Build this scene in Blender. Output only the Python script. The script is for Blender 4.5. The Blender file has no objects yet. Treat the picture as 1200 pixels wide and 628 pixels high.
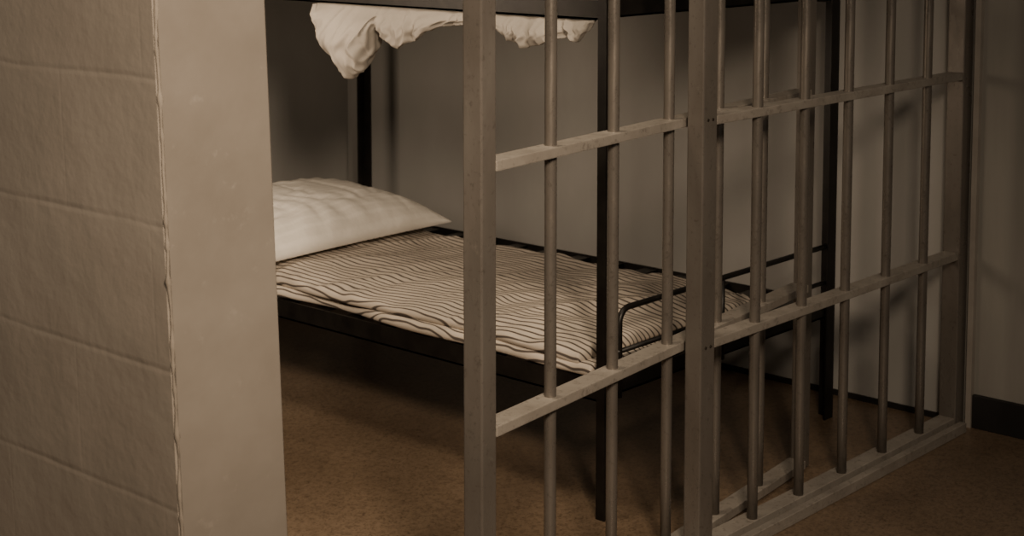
import bpy, bmesh, math, random
from mathutils import Vector, Matrix, noise
random.seed(3)
C = bpy.context.scene.collection

# ---------------- materials ----------------
def newmat(name):
    m = bpy.data.materials.new(name); m.use_nodes = True
    nt = m.node_tree; b = nt.nodes["Principled BSDF"]
    return m, nt, b
def N(nt, t, **kw):
    n = nt.nodes.new(t)
    for k, v in kw.items():
        if k in n.inputs: n.inputs[k].default_value = v
        else: setattr(n, k, v)
    return n
def ramp(nt, src, stops):
    r = nt.nodes.new("ShaderNodeValToRGB")
    el = r.color_ramp.elements
    while len(el) < len(stops): el.new(0.5)
    for e, (p, c) in zip(el, stops):
        e.position = p; e.color = (*c, 1)
    nt.links.new(src, r.inputs[0]); return r
def noisy(name, stops, scale=5, detail=6, rough=0.7, metal=0.0, bump=0.2, bscale=60, bdist=0.002, stretch=(1,1,1), spec=0.5, scuff=None, rvar=0.0, scuff2=None):
    m, nt, b = newmat(name)
    tc = N(nt, "ShaderNodeTexCoord")
    mp = N(nt, "ShaderNodeMapping"); mp.inputs["Scale"].default_value = stretch
    nt.links.new(tc.outputs["Object"], mp.inputs[0])
    n = N(nt, "ShaderNodeTexNoise", Scale=scale, Detail=detail, Roughness=0.6)
    nt.links.new(mp.outputs[0], n.inputs["Vector"])
    r = ramp(nt, n.outputs["Fac"], stops)
    col = r.outputs[0]
    for sc in (scuff, scuff2):
        if not sc: continue
        ns = N(nt, "ShaderNodeTexNoise", Scale=sc[0], Detail=8, Roughness=0.75)
        nt.links.new(tc.outputs["Object"], ns.inputs["Vector"])
        rs = ramp(nt, ns.outputs["Fac"], [(sc[1],(0,0,0)),(sc[1]+0.08,(1,1,1))])
        mm = N(nt, "ShaderNodeMath", operation="MULTIPLY"); mm.inputs[1].default_value = sc[3]
        nt.links.new(rs.outputs[0], mm.inputs[0])
        mx = N(nt, "ShaderNodeMix", data_type="RGBA"); nt.links.new(mm.outputs[0], mx.inputs[0])
        nt.links.new(col, mx.inputs[6]); mx.inputs[7].default_value = (*sc[2],1)
        col = mx.outputs[2]
    nt.links.new(col, b.inputs["Base Color"])
    n2 = N(nt, "ShaderNodeTexNoise", Scale=bscale, Detail=4)
    nt.links.new(mp.outputs[0], n2.inputs["Vector"])
    bp = N(nt, "ShaderNodeBump", Strength=bump, Distance=bdist)
    nt.links.new(n2.outputs["Fac"], bp.inputs["Height"])
    nt.links.new(bp.outputs[0], b.inputs["Normal"])
    b.inputs["Roughness"].default_value = rough
    if rvar:
        nr = N(nt, "ShaderNodeTexNoise", Scale=16, Detail=5, Roughness=0.7)
        nt.links.new(mp.outputs[0], nr.inputs["Vector"])
        mr = N(nt, "ShaderNodeMapRange"); mr.inputs[1].default_value = 0.3; mr.inputs[2].default_value = 0.7
        mr.inputs[3].default_value = rough-rvar; mr.inputs[4].default_value = rough+rvar
        nt.links.new(nr.outputs["Fac"], mr.inputs[0]); nt.links.new(mr.outputs[0], b.inputs["Roughness"])
    b.inputs["Metallic"].default_value = metal
    b.inputs["Specular IOR Level"].default_value = spec
    return m

M_steel = noisy("painted_steel", [(0.25,(0.135,0.120,0.104)),(0.5,(0.165,0.148,0.130)),(0.75,(0.20,0.181,0.160))], scale=9, rough=0.36, metal=0.42, bump=0.18, bscale=120, stretch=(1,1,0.4), scuff=(85,0.56,(0.08,0.069,0.058),0.5), scuff2=(28,0.63,(0.30,0.27,0.235),0.45), rvar=0.14)
M_bar = noisy("worn_bar_steel", [(0.25,(0.135,0.120,0.104)),(0.5,(0.172,0.154,0.135)),(0.75,(0.22,0.196,0.168))], scale=10, rough=0.30, metal=0.5, bump=0.18, bscale=130, stretch=(1,1,0.35), scuff=(90,0.56,(0.08,0.068,0.055),0.5), scuff2=(30,0.63,(0.30,0.255,0.20),0.45), rvar=0.13)
M_rail = noisy("dusty_rail_paint", [(0.25,(0.21,0.188,0.162)),(0.55,(0.27,0.246,0.215)),(0.75,(0.34,0.312,0.276))], scale=11, rough=0.52, metal=0.12, bump=0.25, bscale=120, scuff=(70,0.54,(0.12,0.104,0.088),0.55), rvar=0.12)
M_black = noisy("black_bed_iron", [(0.3,(0.007,0.006,0.0055)),(0.7,(0.018,0.016,0.014))], scale=20, rough=0.42, metal=0.3, bump=0.15)
M_jamb = noisy("tan_jamb_paint", [(0.25,(0.132,0.116,0.098)),(0.5,(0.160,0.142,0.121)),(0.75,(0.192,0.172,0.148))], scale=3.2, rough=0.5, bump=0.3, bscale=10, bdist=0.005, scuff=(22,0.60,(0.24,0.216,0.187),0.4), rvar=0.1)
M_wallr = noisy("cell_wall_paint", [(0.3,(0.295,0.287,0.27)),(0.6,(0.335,0.327,0.309)),(0.8,(0.375,0.366,0.346))], scale=3, rough=0.85, bump=0.10, bscale=9, stretch=(1,1,0.5))
M_hall = noisy("hall_wall_paint", [(0.3,(0.215,0.205,0.183)),(0.55,(0.265,0.253,0.227)),(0.75,(0.31,0.296,0.267))], scale=3, rough=0.75, bump=0.2, bscale=14, stretch=(2.0,2.0,0.25))
M_base = noisy("black_baseboard", [(0.3,(0.006,0.0055,0.005)),(0.7,(0.012,0.011,0.010))], scale=8, rough=0.6)
M_trim = noisy("pale_trim_paint", [(0.3,(0.26,0.235,0.205)),(0.7,(0.34,0.31,0.273))], scale=9, rough=0.6)
M_screw = noisy("dark_screw", [(0.3,(0.02,0.017,0.014)),(0.7,(0.05,0.04,0.03))], scale=40, rough=0.5, metal=0.6)
M_caulk = noisy("caulk", [(0.3,(0.15,0.131,0.11)),(0.7,(0.22,0.195,0.165))], scale=30, rough=0.9, bump=0.6, bscale=70, spec=0.1)
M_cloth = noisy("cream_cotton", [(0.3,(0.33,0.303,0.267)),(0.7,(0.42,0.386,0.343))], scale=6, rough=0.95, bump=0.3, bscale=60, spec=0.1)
M_ceil = noisy("ceiling_paint", [(0.3,(0.30,0.28,0.25)),(0.7,(0.36,0.34,0.30))], scale=4, rough=0.9)

def pillow_mat():
    m, nt, b = newmat("pillow_cotton")
    tc = N(nt, "ShaderNodeTexCoord"); sx = N(nt, "ShaderNodeSeparateXYZ")
    nt.links.new(tc.outputs["Object"], sx.inputs[0])
    mu = N(nt, "ShaderNodeMath", operation="MULTIPLY"); mu.inputs[1].default_value = 2*math.pi/0.024
    nt.links.new(sx.outputs["Y"], mu.inputs[0])
    si = N(nt, "ShaderNodeMath", operation="SINE"); nt.links.new(mu.outputs[0], si.inputs[0])
    r = ramp(nt, si.outputs[0], [(0.0,(0.77,0.73,0.66)),(0.9,(0.83,0.79,0.72))])
    nt.links.new(r.outputs[0], b.inputs["Base Color"])
    n2 = N(nt, "ShaderNodeTexNoise", Scale=14, Detail=4)
    nt.links.new(tc.outputs["Object"], n2.inputs["Vector"])
    bp = N(nt, "ShaderNodeBump", Strength=0.6, Distance=0.010)
    nt.links.new(n2.outputs["Fac"], bp.inputs["Height"]); nt.links.new(bp.outputs[0], b.inputs["Normal"])
    b.inputs["Roughness"].default_value = 0.85; b.inputs["Specular IOR Level"].default_value = 0.25
    return m
M_pillow = pillow_mat()

def ticking_mat():
    m, nt, b = newmat("striped_ticking")
    tc = N(nt, "ShaderNodeTexCoord"); sx = N(nt, "ShaderNodeSeparateXYZ")
    nt.links.new(tc.outputs["Object"], sx.inputs[0])
    nz = N(nt, "ShaderNodeTexNoise", Scale=3.4, Detail=1)
    nt.links.new(tc.outputs["Object"], nz.inputs["Vector"])
    nm = N(nt, "ShaderNodeMath", operation="MULTIPLY"); nm.inputs[1].default_value = 0.13
    nt.links.new(nz.outputs["Fac"], nm.inputs[0])
    nz2 = N(nt, "ShaderNodeTexNoise", Scale=11.0, Detail=1)
    nt.links.new(tc.outputs["Object"], nz2.inputs["Vector"])
    nm2 = N(nt, "ShaderNodeMath", operation="MULTIPLY"); nm2.inputs[1].default_value = 0.030
    nt.links.new(nz2.outputs["Fac"], nm2.inputs[0])
    a0 = N(nt, "ShaderNodeMath", operation="ADD")
    nt.links.new(nm.outputs[0], a0.inputs[0]); nt.links.new(nm2.outputs[0], a0.inputs[1])
    a = N(nt, "ShaderNodeMath", operation="ADD")
    nt.links.new(sx.outputs["X"], a.inputs[0]); nt.links.new(a0.outputs[0], a.inputs[1])
    a2 = N(nt, "ShaderNodeMath", operation="ADD")
    nt.links.new(a.outputs[0], a2.inputs[0]); nt.links.new(sx.outputs["Z"], a2.inputs[1])
    dv = N(nt, "ShaderNodeMath", operation="DIVIDE"); dv.inputs[1].default_value = 0.0200
    nt.links.new(a2.outputs[0], dv.inputs[0])
    fr = N(nt, "ShaderNodeMath", operation="FRACT"); nt.links.new(dv.outputs[0], fr.inputs[0])
    cr = (0.60,0.535,0.455); dk = (0.10,0.083,0.072)
    r = ramp(nt, fr.outputs[0], [(0.0,cr),(0.54,cr),(0.64,dk),(0.83,dk),(0.93,cr)])
    nt.links.new(r.outputs[0], b.inputs["Base Color"])
    b.inputs["Roughness"].default_value = 0.9; b.inputs["Specular IOR Level"].default_value = 0.2
    return m
M_tick = ticking_mat()

def floor_mat():
    m, nt, b = newmat("stained_brown_concrete")
    tc = N(nt, "ShaderNodeTexCoord")
    n = N(nt, "ShaderNodeTexNoise", Scale=2.0, Detail=6, Roughness=0.6)
    n2 = N(nt, "ShaderNodeTexNoise", Scale=190, Detail=2, Roughness=0.6)
    n3 = N(nt, "ShaderNodeTexNoise", Scale=60, Detail=5, Roughness=0.75)
    for x in (n, n2, n3): nt.links.new(tc.outputs["Object"], x.inputs["Vector"])
    r = ramp(nt, n.outputs["Fac"], [(0.3,(0.135,0.094,0.060)),(0.5,(0.18,0.128,0.084)),(0.72,(0.235,0.172,0.116))])
    r2 = ramp(nt, n2.outputs["Fac"], [(0.32,(0.40,0.38,0.36)),(0.46,(0.92,0.92,0.92)),(0.60,(1.0,1.0,1.0)),(0.75,(1.0,1.0,1.0))])
    r3 = ramp(nt, n3.outputs["Fac"], [(0.36,(0.6,0.58,0.56)),(0.52,(0.95,0.95,0.95)),(0.62,(1,1,1))])
    mx = N(nt, "ShaderNodeMix", data_type="RGBA", blend_type="MULTIPLY"); mx.inputs[0].default_value = 0.8
    nt.links.new(r.outputs[0], mx.inputs[6]); nt.links.new(r2.outputs[0], mx.inputs[7])
    mx2 = N(nt, "ShaderNodeMix", data_type="RGBA", blend_type="MULTIPLY"); mx2.inputs[0].default_value = 0.8
    nt.links.new(mx.outputs[2], mx2.inputs[6]); nt.links.new(r3.outputs[0], mx2.inputs[7])
    nt.links.new(mx2.outputs[2], b.inputs["Base Color"])
    bp = N(nt, "ShaderNodeBump", Strength=0.10, Distance=0.002)
    nt.links.new(n3.outputs["Fac"], bp.inputs["Height"]); nt.links.new(bp.outputs[0], b.inputs["Normal"])
    b.inputs["Roughness"].default_value = 0.40
    return m
M_floor = floor_mat()

def block_mat():
    m, nt, b = newmat("painted_block")
    tc = N(nt, "ShaderNodeTexCoord"); sx = N(nt, "ShaderNodeSeparateXYZ")
    nt.links.new(tc.outputs["Object"], sx.inputs[0])
    wob = N(nt, "ShaderNodeTexNoise", Scale=5, Detail=3); nt.links.new(tc.outputs["Object"], wob.inputs["Vector"])
    wm = N(nt, "ShaderNodeMath", operation="MULTIPLY"); wm.inputs[1].default_value = 0.012
    nt.links.new(wob.outputs["Fac"], wm.inputs[0])
    za = N(nt, "ShaderNodeMath", operation="ADD"); nt.links.new(sx.outputs["Z"], za.inputs[0]); nt.links.new(wm.outputs[0], za.inputs[1])
    cb = N(nt, "ShaderNodeCombineXYZ"); nt.links.new(sx.outputs["Y"], cb.inputs[0]); nt.links.new(za.outputs[0], cb.inputs[1])
    def brick(width, loc, ms):
        mp = N(nt, "ShaderNodeMapping"); mp.inputs["Location"].default_value = loc
        nt.links.new(cb.outputs[0], mp.inputs[0])
        br = N(nt, "ShaderNodeTexBrick"); br.offset = 0.5
        br.inputs["Scale"].default_value = 1.0; br.inputs["Brick Width"].default_value = width
        br.inputs["Row Height"].default_value = 0.2; br.inputs["Mortar Size"].default_value = ms
        br.inputs["Mortar Smooth"].default_value = 1.0
        br.inputs["Color1"].default_value = (1,1,1,1); br.inputs["Color2"].default_value = (1,1,1,1); br.inputs["Mortar"].default_value = (0,0,0,1)
        nt.links.new(mp.outputs[0], br.inputs["Vector"]); return br
    brH = brick(40.0, (7.0, -0.056, 0), 0.008); brV = brick(0.4, (-0.03, -0.056, 0), 0.004)
    n = N(nt, "ShaderNodeTexNoise", Scale=4, Detail=6); nt.links.new(tc.outputs["Object"], n.inputs["Vector"])
    r = ramp(nt, n.outputs["Fac"], [(0.3,(0.21,0.185,0.157)),(0.55,(0.242,0.215,0.184)),(0.75,(0.275,0.246,0.212))])
    nt.links.new(r.outputs[0], b.inputs["Base Color"])
    n2 = N(nt, "ShaderNodeTexNoise", Scale=70, Detail=3); nt.links.new(tc.outputs["Object"], n2.inputs["Vector"])
    n3 = N(nt, "ShaderNodeTexNoise", Scale=14, Detail=2); nt.links.new(tc.outputs["Object"], n3.inputs["Vector"])
    n4 = N(nt, "ShaderNodeTexNoise", Scale=6, Detail=2); nt.links.new(tc.outputs["Object"], n4.inputs["Vector"])
    fade = N(nt, "ShaderNodeMapRange"); fade.inputs[1].default_value = 0.3; fade.inputs[2].default_value = 0.65
    fade.inputs[3].default_value = 0.08; fade.inputs[4].default_value = 0.22
    nt.links.new(n4.outputs["Fac"], fade.inputs[0])
    prev = None
    for src, st, di, fd in ((n3.outputs["Fac"],0.22,0.008,0),(n2.outputs["Fac"],0.28,0.002,0),(brH.outputs["Color"],0.24,0.0035,1),(brV.outputs["Color"],0.04,0.004,0)):
        bp = N(nt, "ShaderNodeBump", Strength=st, Distance=di); nt.links.new(src, bp.inputs["Height"])
        if fd: nt.links.new(fade.outputs[0], bp.inputs["Strength"])
        if prev: nt.links.new(prev.outputs[0], bp.inputs["Normal"])
        prev = bp
    nt.links.new(prev.outputs[0], b.inputs["Normal"])
    b.inputs["Roughness"].default_value = 0.48
    return m
M_block = block_mat()

# ---------------- mesh helpers ----------------
def finish(name, bm, mat, loc=(0,0,0), parent=None, smooth=False):
    me = bpy.data.meshes.new(name)
    bmesh.ops.recalc_face_normals(bm, faces=bm.faces)
    bm.to_mesh(me); bm.free()
    me.materials.append(mat)
    if smooth:
        for p in me.polygons: p.use_smooth = True
    o = bpy.data.objects.new(name, me)
    o.location = Vector(loc)
    C.objects.link(o)
    if parent:
        o.parent = parent; o.location = Vector(loc) - parent.location
    return o
def box(name, lo, hi, mat, parent=None, bevel=0.0):
    lo = Vector(lo); hi = Vector(hi); c = (lo+hi)/2; s = hi-lo
    bm = bmesh.new(); bmesh.ops.create_cube(bm, size=1)
    bmesh.ops.scale(bm, vec=s, verts=bm.verts)
    if bevel > 0:
        bmesh.ops.bevel(bm, geom=list(bm.edges), offset=bevel, segments=2, affect='EDGES', profile=0.6)
    return finish(name, bm, mat, c, parent)
def addbox(bm, lo, hi):
    r = bmesh.ops.create_cube(bm, size=1)
    lo = Vector(lo); hi = Vector(hi)
    bmesh.ops.scale(bm, vec=hi-lo, verts=r["verts"]); bmesh.ops.translate(bm, vec=(lo+hi)/2, verts=r["verts"])
def tube(name, pts, r, mat, parent=None, seg=14, wob=0.0):
    pts = [Vector(p) for p in pts]
    c0 = sum(pts, Vector())/len(pts)
    bm = bmesh.new(); rings = []
    up = None
    for i, p in enumerate(pts):
        t = (pts[min(i+1,len(pts)-1)] - pts[max(i-1,0)]).normalized()
        if up is None:
            up = Vector((0,0,1)) if abs(t.z) < 0.9 else Vector((1,0,0))
        a = t.cross(up).normalized(); b2 = a.cross(t).normalized(); up = b2
        rings.append([bm.verts.new(p-c0 + (a*math.cos(k*2*math.pi/seg)+b2*math.sin(k*2*math.pi/seg))*r*(1+wob*noise.noise(p*30+Vector((k,0,0))))) for k in range(seg)])
    for i in range(len(rings)-1):
        for k in range(seg):
            bm.faces.new((rings[i][k], rings[i][(k+1)%seg], rings[i+1][(k+1)%seg], rings[i+1][k]))
    bm.faces.new(rings[0]); bm.faces.new(rings[-1])
    return finish(name, bm, mat, c0, parent, smooth=True)
def empty(name, loc, label, cat):
    e = bpy.data.objects.new(name, None); e.location = loc; e.empty_display_size = 0.1
    C.objects.link(e); e["label"] = label; e["category"] = cat
    return e

# ---------------- room ----------------
UP = 0.010
CZ = 2.45
WR = 3.63; WB = 3.99; YB = 1.775
def setting(o, label):
    o["kind"] = "structure"; o["label"] = label; o["category"] = o.name.split("_")[0]; return o
setting(box("floor", (-1.6,-2.2,-0.1), (WR+0.15,WB+0.15,0.0), M_floor), "worn brown stained concrete cell floor")
setting(box("ceiling", (-1.6,-2.2,CZ), (WR+0.15,WB+0.15,CZ+0.1), M_ceil), "plain painted ceiling above the cell")
setting(box("wall_right", (WR,YB+0.01,0), (WR+0.15,WB+0.15,CZ), M_wallr), "grey painted cell wall beside the bunk bed")
setting(box("wall_front", (WR,-2.2,0), (WR+0.15,YB+0.01,CZ), M_hall), "streaky beige painted hallway wall outside the bars")
setting(box("wall_back", (1.3,WB,0), (WR,WB+0.15,CZ), M_wallr), "grey painted wall at the head of the bunk")
setting(box("baseboard_front", (WR-0.012,-2.2,0), (WR,YB-0.045,0.083), M_base, bevel=0.002), "black rubber baseboard along the hallway wall")
setting(box("baseboard_right", (WR-0.005,YB+0.03,0), (WR,WB,0.015), M_base), "thin dark baseboard strip inside the cell")
setting(box("trim_2", (WR-0.016,YB-0.044,0), (WR,YB-0.030,CZ), M_trim), "narrow pale vertical trim where bars meet wall")

# left block wall, its end face carries the steel jamb
WX0, WX1, WY = 1.290, 1.473, YB
def lean(z): return -0.037*(z-0.55)
def wall_left():
    bm = bmesh.new()
    O = Vector((WX0, WY, 0))
    prof = [O, Vector((WX1, WY, 0)), Vector((WX1, WB+0.15, 0)), Vector((WX0, WB+0.15, 0))]
    vs = []
    for z in (0, CZ):
        vs.append([bm.verts.new(Vector((p.x+lean(z), p.y, z)) - O) for p in prof])
    bm.faces.new(vs[0]); bm.faces.new(vs[1])
    for k in range(4): bm.faces.new((vs[0][k], vs[0][(k+1)%4], vs[1][(k+1)%4], vs[1][k]))
    o = finish("wall_left", bm, M_block, O)
    return setting(o, "painted cinder block wall in dull beige")
wall_left()
def jamb():
    bm = bmesh.new()
    n = 60; t = 0.006
    rows = []
    for i in range(n+1):
        z = CZ*i/n; l = lean(z)
        w = 0.0012*noise.noise(Vector((0,0,z*7)))
        rows.append([bm.verts.new(p) for p in (
            (WX0+0.004+l, WY, z), (WX0+0.004+l+w, WY-t, z), (WX1+0.002+l, WY-t, z),
            (WX1+t+l, WY-t+0.004, z), (WX1+t+l, WY+0.08, z), (WX1+l, WY+0.08, z), (WX1+l, WY, z))])
    for i in range(n):
        for k in range(7):
            bm.faces.new((rows[i][k], rows[i][(k+1)%7], rows[i+1][(k+1)%7], rows[i+1][k]))
    bm.faces.new(rows[0]); bm.faces.new(rows[-1])
    return setting(finish("trim_1", bm, M_jamb), "smooth tan painted steel jamb capping the block wall")
jamb()
def caulk():
    bm = bmesh.new(); rows = []
    n = 360
    for i in range(n+1):
        z = CZ*i/n; l = lean(z)
        r = 0.0022 + 0.0024*noise.noise(Vector((3,1,z*24))) + 0.0040*max(0,noise.noise(Vector((9,4,z*60))))
        c = Vector((WX0+l+0.003+0.003*noise.noise(Vector((5,0,z*16))), WY-0.003, z))
        rows.append([bm.verts.new(c+Vector((math.cos(a)*r, math.sin(a)*r, 0))) for a in [k*math.pi/4 for k in range(8)]])
    for i in range(n):
        for k in range(8): bm.faces.new((rows[i][k], rows[i][(k+1)%8], rows[i+1][(k+1)%8], rows[i+1][k]))
    return setting(finish("trim_3", bm, M_caulk, smooth=True), "lumpy painted caulk bead along the jamb edge")
caulk()

# ---------------- barred panels ----------------
ZU, ZM = 0.866+UP, 0.428+UP   # tops of rails
RT, RD = 0.018, 0.042
def rail(par, x0, x1, y, ztop, th=RT, depth=RD):
    return box("rail", (x0, y-depth/2, ztop-th), (x1, y+depth/2, ztop), M_rail, par, bevel=0.002)
def post(par, x, y, z0, z1, s=0.04, sy=0.04):
    return box("post", (x-s/2, y-sy/2, z0), (x+s/2, y+sy/2, z1), M_steel, par, bevel=0.003)
def bar(par, x, y, z0, z1):
    k = 14
    return tube("bar", [(x, y, z0+(z1-z0)*i/k) for i in range(k+1)], 0.0108, M_bar, par, seg=18, wob=0.03)

P = empty("jail_bars", (3.06, YB, 0), "fixed barred steel panel with flat crossrails, meeting the wall", "jail bars")
PX0, PX1 = 2.529, 3.600
post(P, PX0, YB, 0, CZ, 0.046, 0.038)
post(P, PX1, YB, 0, CZ, 0.045, 0.045)
def track():
    bm = bmesh.new()
    x0, x1 = PX0+0.023, PX1-0.022
    addbox(bm, (x0, YB-0.052, 0.0), (x1, YB+0.022, 0.010))
    addbox(bm, (x0, YB-0.020, 0.008), (x1, YB+0.022, 0.028))
    addbox(bm, (x0, YB-0.052, 0.008), (x1, YB-0.034, 0.024))
    bmesh.ops.bevel(bm, geom=list(bm.edges), offset=0.0012, segments=1, affect='EDGES')
    return finish("bottom_rail", bm, M_rail, (0,0,0), P)
track()
for zt in (ZM, ZU, 1.50, 2.05):
    rail(P, PX0+0.022, PX1-0.022, YB, zt, th=RT, depth=0.038)
for x in (2.712, 2.889, 3.067, 3.246, 3.424):
    bar(P, x, YB-0.006, 0.012, 2.04)
def screw(par, x, y, z):
    bm = bmesh.new()
    bmesh.ops.create_cone(bm, cap_ends=True, segments=12, radius1=0.0032, radius2=0.0024, depth=0.002)
    bmesh.ops.rotate(bm, cent=(0,0,0), matrix=Matrix.Rotation(math.pi/2,3,'X'), verts=bm.verts)
    return finish("screw", bm, M_screw, (x, y, z), par)
for z in (ZU-0.006, ZM-0.012):
    for dx in (-0.008, 0.008): screw(P, PX0+dx, YB-0.0198, z)

DX, DY = 1.882, 1.756
D = empty("sliding_gate", (DX, DY, 0), "sliding barred steel cell gate standing partly open", "jail gate")
post(D, DX, DY, 0.003, 2.05, 0.040, 0.038)
post(D, DX+1.228, DY, 0.003, 2.05, 0.028, 0.034)
for zt in (0.022, ZM-0.010, ZU-0.007, 1.50, 2.05):
    rail(D, DX+0.019, DX+1.215, DY, zt, th=0.019 if zt < 0.1 else RT, depth=0.042)
for s in (0.206, 0.411, 0.614, 0.817, 1.018):
    bar(D, DX+s, DY, 0.016, 2.04)
D.rotation_euler = (0, 0, math.radians(6.6))

# ---------------- bunk bed ----------------
BX0, BX1, BY0, BY1 = 2.562, 3.450, 2.040, 3.716
B = empty("bunk_bed", ((BX0+BX1)/2, (BY0+BY1)/2, 0), "black iron bunk bed frame with bent tube foot rail", "bunk bed")
def angle_post(x, y, sx, sy, z1=1.62, w=0.032, t=0.004):
    bm = bmesh.new()
    pts = [(0,0),(w*sx,0),(w*sx,t*sy),(t*sx,t*sy),(t*sx,w*sy),(0,w*sy)]
    a = [bm.verts.new((px, py, -z1/2)) for px, py in pts]
    b = [bm.verts.new((px, py, z1/2)) for px, py in pts]
    bm.faces.new(a); bm.faces.new(b)
    for k in range(6): bm.faces.new((a[k], a[(k+1)%6], b[(k+1)%6], b[k]))
    return finish("bed_post", bm, M_black, (x, y, z1/2), B)
angle_post(BX0-0.014, BY0-0.014, 1, 1, w=0.022)
angle_post(BX1+0.014, BY0-0.014, -1, 1, w=0.038)
angle_post(BX0-0.014, BY1+0.014, 1, -1)
angle_post(BX1+0.014, BY1+0.014, -1, -1)
def side_rail(x, sx, ztop, h=0.045):
    bm = bmesh.new()
    addbox(bm, (x, BY0-0.006, ztop-h), (x+0.004*sx, BY1+0.006, ztop))
    addbox(bm, (x, BY0-0.006, ztop-h), (x+0.03*sx, BY1+0.006, ztop-h+0.004))
    return finish("side_rail", bm, M_black, (0,0,0), B)
def end_rail(y, sy, ztop, h=0.036):
    bm = bmesh.new()
    addbox(bm, (BX0, y, ztop-h), (BX1, y+0.004*sy, ztop))
    addbox(bm, (BX0, y, ztop-h), (BX1, y+0.03*sy, ztop-h+0.004))
    return finish("end_rail", bm, M_black, (0,0,0), B)
ZL, ZT = 0.286+UP, 1.075+UP
for zt in (ZL, ZT):
    side_rail(BX0-0.009, 1, zt, 0.046 if zt < 1 else 0.04); side_rail(BX1+0.009, -1, zt)
    end_rail(BY0-0.009, 1, zt); end_rail(BY1+0.009, -1, zt)
for i in range(14):
    y = BY0+0.08 + i*(BY1-BY0-0.16)/13
    box("slat", (BX0-0.004, y-0.02, ZL-0.010), (BX1+0.004, y+0.02, ZL-0.004), M_black, B)
box("bunk_deck", (BX0-0.004, BY0, ZT-0.016), (BX1+0.004, BY1, ZT-0.010), M_black, B)
def arc(c, r, a0, a1, n, f):
    return [f(c[0]+r*math.cos(a0+(a1-a0)*i/n), c[1]+r*math.sin(a0+(a1-a0)*i/n)) for i in range(n+1)]
def footloop(y, ztop, zbot, x0, x1):
    f = lambda x, z: (x, y, z)
    r = 0.03
    pts = [(x0, y, zbot)] + arc((x0+r, ztop-r), r, math.pi, math.pi/2, 6, f) + [(x1, y, ztop)]
    return tube("foot_rail", pts, 0.0065, M_black, B, seg=10)
footloop(BY0-0.006, 0.428+UP, 0.25, 2.607, BX1)
tube("foot_rail", [(BX0, BY0-0.006, 0.338+UP), (BX1, BY0-0.006, 0.338+UP)], 0.0055, M_black, B, seg=10)
tube("foot_rail", [(2.985, BY0-0.006, 0.25), (2.985, BY0-0.006, 0.428+UP)], 0.0055, M_black, B, seg=10)

# ---------------- mattress ----------------
def edge_params(length, r, inner):
    e = [r*(1-math.cos(k/6*math.pi/2)) for k in range(7)]
    mid = [r + (length-2*r)*k/inner for k in range(1, inner)]
    return e + mid + [length - x for x in reversed(e)]
def pad(bm, x0, x1, y0, y1, z0, z1, disp, edge, droop):
    T = (z1-z0); zc = (z0+z1)/2; r = T*0.45
    us = edge_params(x1-x0, r, 80); vs = edge_params(y1-y0, r, 190)
    tops = {}; bots = {}
    W, H = x1-x0, y1-y0
    for i, u in enumerate(us):
        for j, v in enumerate(vs):
            eu = min(min(u, W-u)/r, 1); ev = min(min(v, H-v)/r, 1)
            h = T/2*(max(0, 1-(1-eu)**3))**0.5*(max(0, 1-(1-ev)**3))**0.5
            X, Y = x0+u, y0+v
            ox, oy = edge(X, Y, u, v, W, H)
            border = i in (0, len(us)-1) or j in (0, len(vs)-1)
            dz = disp(X, Y)*(h/(T/2))
            dr = droop(X, Y, u, v)
            tops[i,j] = bm.verts.new((X+ox, Y+oy, zc+h+dz+dr))
            bots[i,j] = tops[i,j] if border else bm.verts.new((X+ox, Y+oy, zc-h+dr))
    for i in range(len(us)-1):
        for j in range(len(vs)-1):
            bm.faces.new((tops[i,j], tops[i+1,j], tops[i+1,j+1], tops[i,j+1]))
            q = [bots[i,j], bots[i,j+1], bots[i+1,j+1], bots[i+1,j]]
            if not all(v in (tops[i,j],tops[i,j+1],tops[i+1,j+1],tops[i+1,j]) for v in q):
                bm.faces.new(q)
def mdisp(X, Y):
    a = 0.011*noise.noise(Vector((X*3, Y*3, 0)))
    a += 0.011*noise.noise(Vector((X*5, Y*11 + X*5, 2.0)))
    c = abs(noise.noise(Vector((X*3+1, Y*8+X*3, 12.0))))
    a += 0.010*max(0, 1-c*6)*max(0, 0.3+1.2*noise.noise(Vector((X*2, Y*2, 30))))
    a += 0.004*math.sin(Y*60 + 7*noise.noise(Vector((X*4, Y*2, 5))))*max(0, noise.noise(Vector((X*2.2, Y*1.6, 8)))+0.30)
    return a
def medge1(X, Y, u, v, W, H):
    f = max(0, 1-u/0.25); g = max(0, 1-v/0.25)
    return (-f*0.024*noise.noise(Vector((0, Y*3, 1)))-f*0.003*noise.noise(Vector((3, Y*12, 1))), g*0.02*noise.noise(Vector((X*5, 0, 3))))
def medge2(X, Y, u, v, W, H):
    f = max(0, 1-u/0.25); g = max(0, 1-v/0.25)
    return (-f*0.028*noise.noise(Vector((0, Y*2.6, 7))), g*0.025*noise.noise(Vector((X*5, 0, 9))))
def dr1(X, Y, u, v):
    return -0.009*max(0, 1-u/0.09)**1.4 - 0.010*max(0, 1-v/0.08)**1.4
def dr2(X, Y, u, v):
    return -0.003*max(0, 1-u/0.012)
bm = bmesh.new()
MX1 = 3.20
pad(bm, 2.556, MX1, 2.062, 3.68, ZL+0.004, ZL+0.028, lambda X,Y: 0.0, medge2, dr2)
pad(bm, 2.562, MX1, 2.096, 3.68, ZL+0.036, ZL+0.060, mdisp, medge1, dr1)
mt = finish("mattress", bm, M_tick, (0,0,0), smooth=True)
mt["label"] = "thin doubled mattress in cream and black striped ticking"; mt["category"] = "mattress"
ZMT = ZL+0.064

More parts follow.
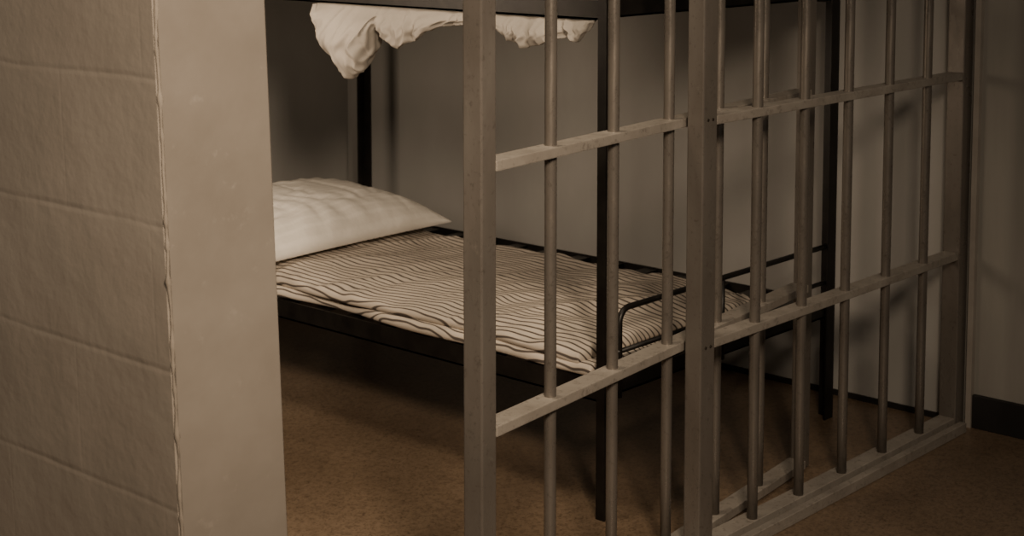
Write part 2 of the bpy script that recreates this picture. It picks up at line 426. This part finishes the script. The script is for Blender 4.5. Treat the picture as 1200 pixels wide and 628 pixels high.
# ---------------- pillow ----------------
def pillow():
    bm = bmesh.new(); n = 90; m = 64; a, b, T = 0.368, 0.255, 0.162
    top = {}; bot = {}
    for i in range(n+1):
        for j in range(m+1):
            s = -math.cos(math.pi*i/n); t = -math.cos(math.pi*j/m)
            s = 0.5*s+0.5*(2*i/n-1); t = 0.5*t+0.5*(2*j/m-1)
            f = max(0, (1-abs(s)**2.8))*max(0, (1-abs(t)**2.6))
            h = f**0.54
            pin = 1-0.05*(1-abs(t)**2)*abs(s)**4 ; pin2 = 1-0.06*(1-abs(s)**2)*abs(t)**4
            x, y = s*a*pin, t*b*pin2
            wr = 0.010*noise.noise(Vector((x*5, y*6, 1)))*h
            rad = 0.004*math.sin(math.atan2(t, s)*21 + 4*noise.noise(Vector((x*5,y*5,0))))*max(0, f*(1-f))*2
            rr = abs(noise.noise(Vector((x*4+2, y*8+x*4, 9))))
            wr -= 0.007*max(0, 1-rr*6)*h
            rr2 = abs(noise.noise(Vector((x*9+5, y*5-x*3, 4))))
            wr -= 0.005*max(0, 1-rr2*7)*h
            lift = 0.026*max(0, t)*max(0, 0.4+0.8*s)*h - 0.016*max(0, -s)*h
            zt = 0.040 + h*(T-0.065) + wr + rad + lift - 0.024*(1-h)
            zb = 0.040 - h*0.034 - 0.024*(1-h)
            brd = i in (0,n) or j in (0,m)
            top[i,j] = bm.verts.new((x,y,zt))
            bot[i,j] = top[i,j] if brd else bm.verts.new((x,y,zb))
    for i in range(n):
        for j in range(m):
            bm.faces.new((top[i,j], top[i+1,j], top[i+1,j+1], top[i,j+1]))
            q = (bot[i,j], bot[i,j+1], bot[i+1,j+1], bot[i+1,j])
            if any(v not in (top[i,j],top[i+1,j],top[i+1,j+1],top[i,j+1]) for v in q): bm.faces.new(q)
    o = finish("pillow", bm, M_pillow, (2.865, 3.370, ZMT+0.004), smooth=True)
    o.rotation_euler = (0, 0, math.radians(2))
    o["label"] = "plump off-white pillow lying on the striped mattress"; o["category"] = "pillow"
pillow()

# ---------------- hanging sheet ----------------
def sheet():
    keys0 = [(1.955,1.036),(1.975,1.018),(2.00,0.998),(2.05,0.998),(2.10,0.984),(2.16,0.974),(2.20,0.990),(2.26,1.018),(2.31,1.022),
            (2.38,1.010),(2.45,0.998),(2.52,0.970),(2.58,0.953),(2.63,0.966),(2.66,0.993),(2.68,0.925),(2.71,0.886),(2.75,0.870),(2.79,0.880),(2.83,0.92),(2.87,0.98),(2.895,1.036)]
    keys = [(2.07+(y-1.961)*0.901, z-0.008+UP) for y, z in keys0]
    def low(y):
        for (a, za), (b, zb) in zip(keys, keys[1:]):
            if a <= y <= b:
                f = (y-a)/(b-a); f = f*f*(3-2*f); return za+(zb-za)*f
        return 1.026+UP
    bm = bmesh.new(); rings = []
    n = 480; seg = 72
    y0, y1 = keys[0][0]+0.001, keys[-1][0]-0.001; xc = BX0+0.004
    for i in range(n+1):
        y = y0+(y1-y0)*i/n
        zl = low(y) + 0.008*noise.noise(Vector((y*26, 0, 0))); zt = 1.034+UP
        hh = max(0.004, zt-zl)
        bulb = 1.0 if y > keys[14][0] else 0.0
        th = 0.010+0.09*hh + 0.16*hh*bulb
        ring = []
        for k in range(seg):
            a = 2*math.pi*k/seg
            c, s = math.cos(a), math.sin(a)
            z = (zt+zl)/2 + hh/2*s
            drop = (1-s)/2
            w = th*(0.30+0.70*math.sin(math.pi*min(1,0.12+drop*0.78)))
            q = y + 0.06*noise.noise(Vector((y*8, z*9, 2)))
            cre = 0.42-abs(noise.noise(Vector((q*19, z*10, 1))))
            cre2 = 0.4-abs(noise.noise(Vector((q*36+z*20, z*24, 5))))
            env = min(1, 0.2+drop)
            ridge = (0.042*cre + 0.012*cre2)*env
            x = xc + c*w - ridge*(1.0 if c < 0 else 0.7) - 0.012*drop
            ring.append(bm.verts.new((x, y+0.02*noise.noise(Vector((y*7, drop*4, 6)))*drop, z)))
        rings.append(ring)
    for i in range(n):
        for k in range(seg): bm.faces.new((rings[i][k], rings[i][(k+1)%seg], rings[i+1][(k+1)%seg], rings[i+1][k]))
    bm.faces.new(rings[0]); bm.faces.new(rings[-1])
    o = finish("bed_sheet", bm, M_cloth, smooth=True)
    o["label"] = "crumpled off-white sheet hanging from the upper bunk rail"; o["category"] = "bed sheet"
sheet()

# ---------------- lights ----------------
def area(name, loc, target, size, energy, col, spread=180):
    l = bpy.data.lights.new(name, 'AREA'); l.energy = energy; l.size = size; l.color = col
    l.spread = math.radians(spread)
    o = bpy.data.objects.new(name, l); o.location = loc
    o.rotation_euler = (Vector(target)-Vector(loc)).to_track_quat('-Z','Y').to_euler()
    C.objects.link(o); return o
area("hall_lamp", (0.45,-0.1,2.05), (1.95,2.75,0.45), 0.45, 20, (1.0,0.79,0.58), 70)
area("hall_ceiling_lamp", (1.9,0.5,2.40), (1.9,1.0,0), 0.8, 9.5, (1.0,0.85,0.69))
area("cell_ceiling_lamp", (1.95,2.3,2.0), (2.0,2.4,0.0), 0.4, 5, (1.0,0.80,0.58), 100)
area("cell_wall_fill", (1.62,3.05,1.12), (3.6,2.9,1.1), 0.4, 4.0, (1.0,0.78,0.57), 95)  # added unseen fill, brightens the wall behind the bed; no fixture here
w = bpy.data.worlds.new("world"); bpy.context.scene.world = w; w.use_nodes = True
w.node_tree.nodes["Background"].inputs[0].default_value = (0.63,0.58,0.515,1)
w.node_tree.nodes["Background"].inputs[1].default_value = 0.095

# ---------------- camera ----------------
cd = bpy.data.cameras.new("camera"); cam = bpy.data.objects.new("camera", cd); C.objects.link(cam)
cam.location = (0,0,1.28+UP)
cam.rotation_euler = (math.radians(90-5.3), 0, math.radians(41.85-90))
cd.sensor_width = 36; cd.lens = 56.7; cd.shift_y = -0.2142
cd.clip_start = 0.05
cd.dof.use_dof = True; cd.dof.focus_distance = 3.0; cd.dof.aperture_fstop = 8
bpy.context.scene.camera = cam
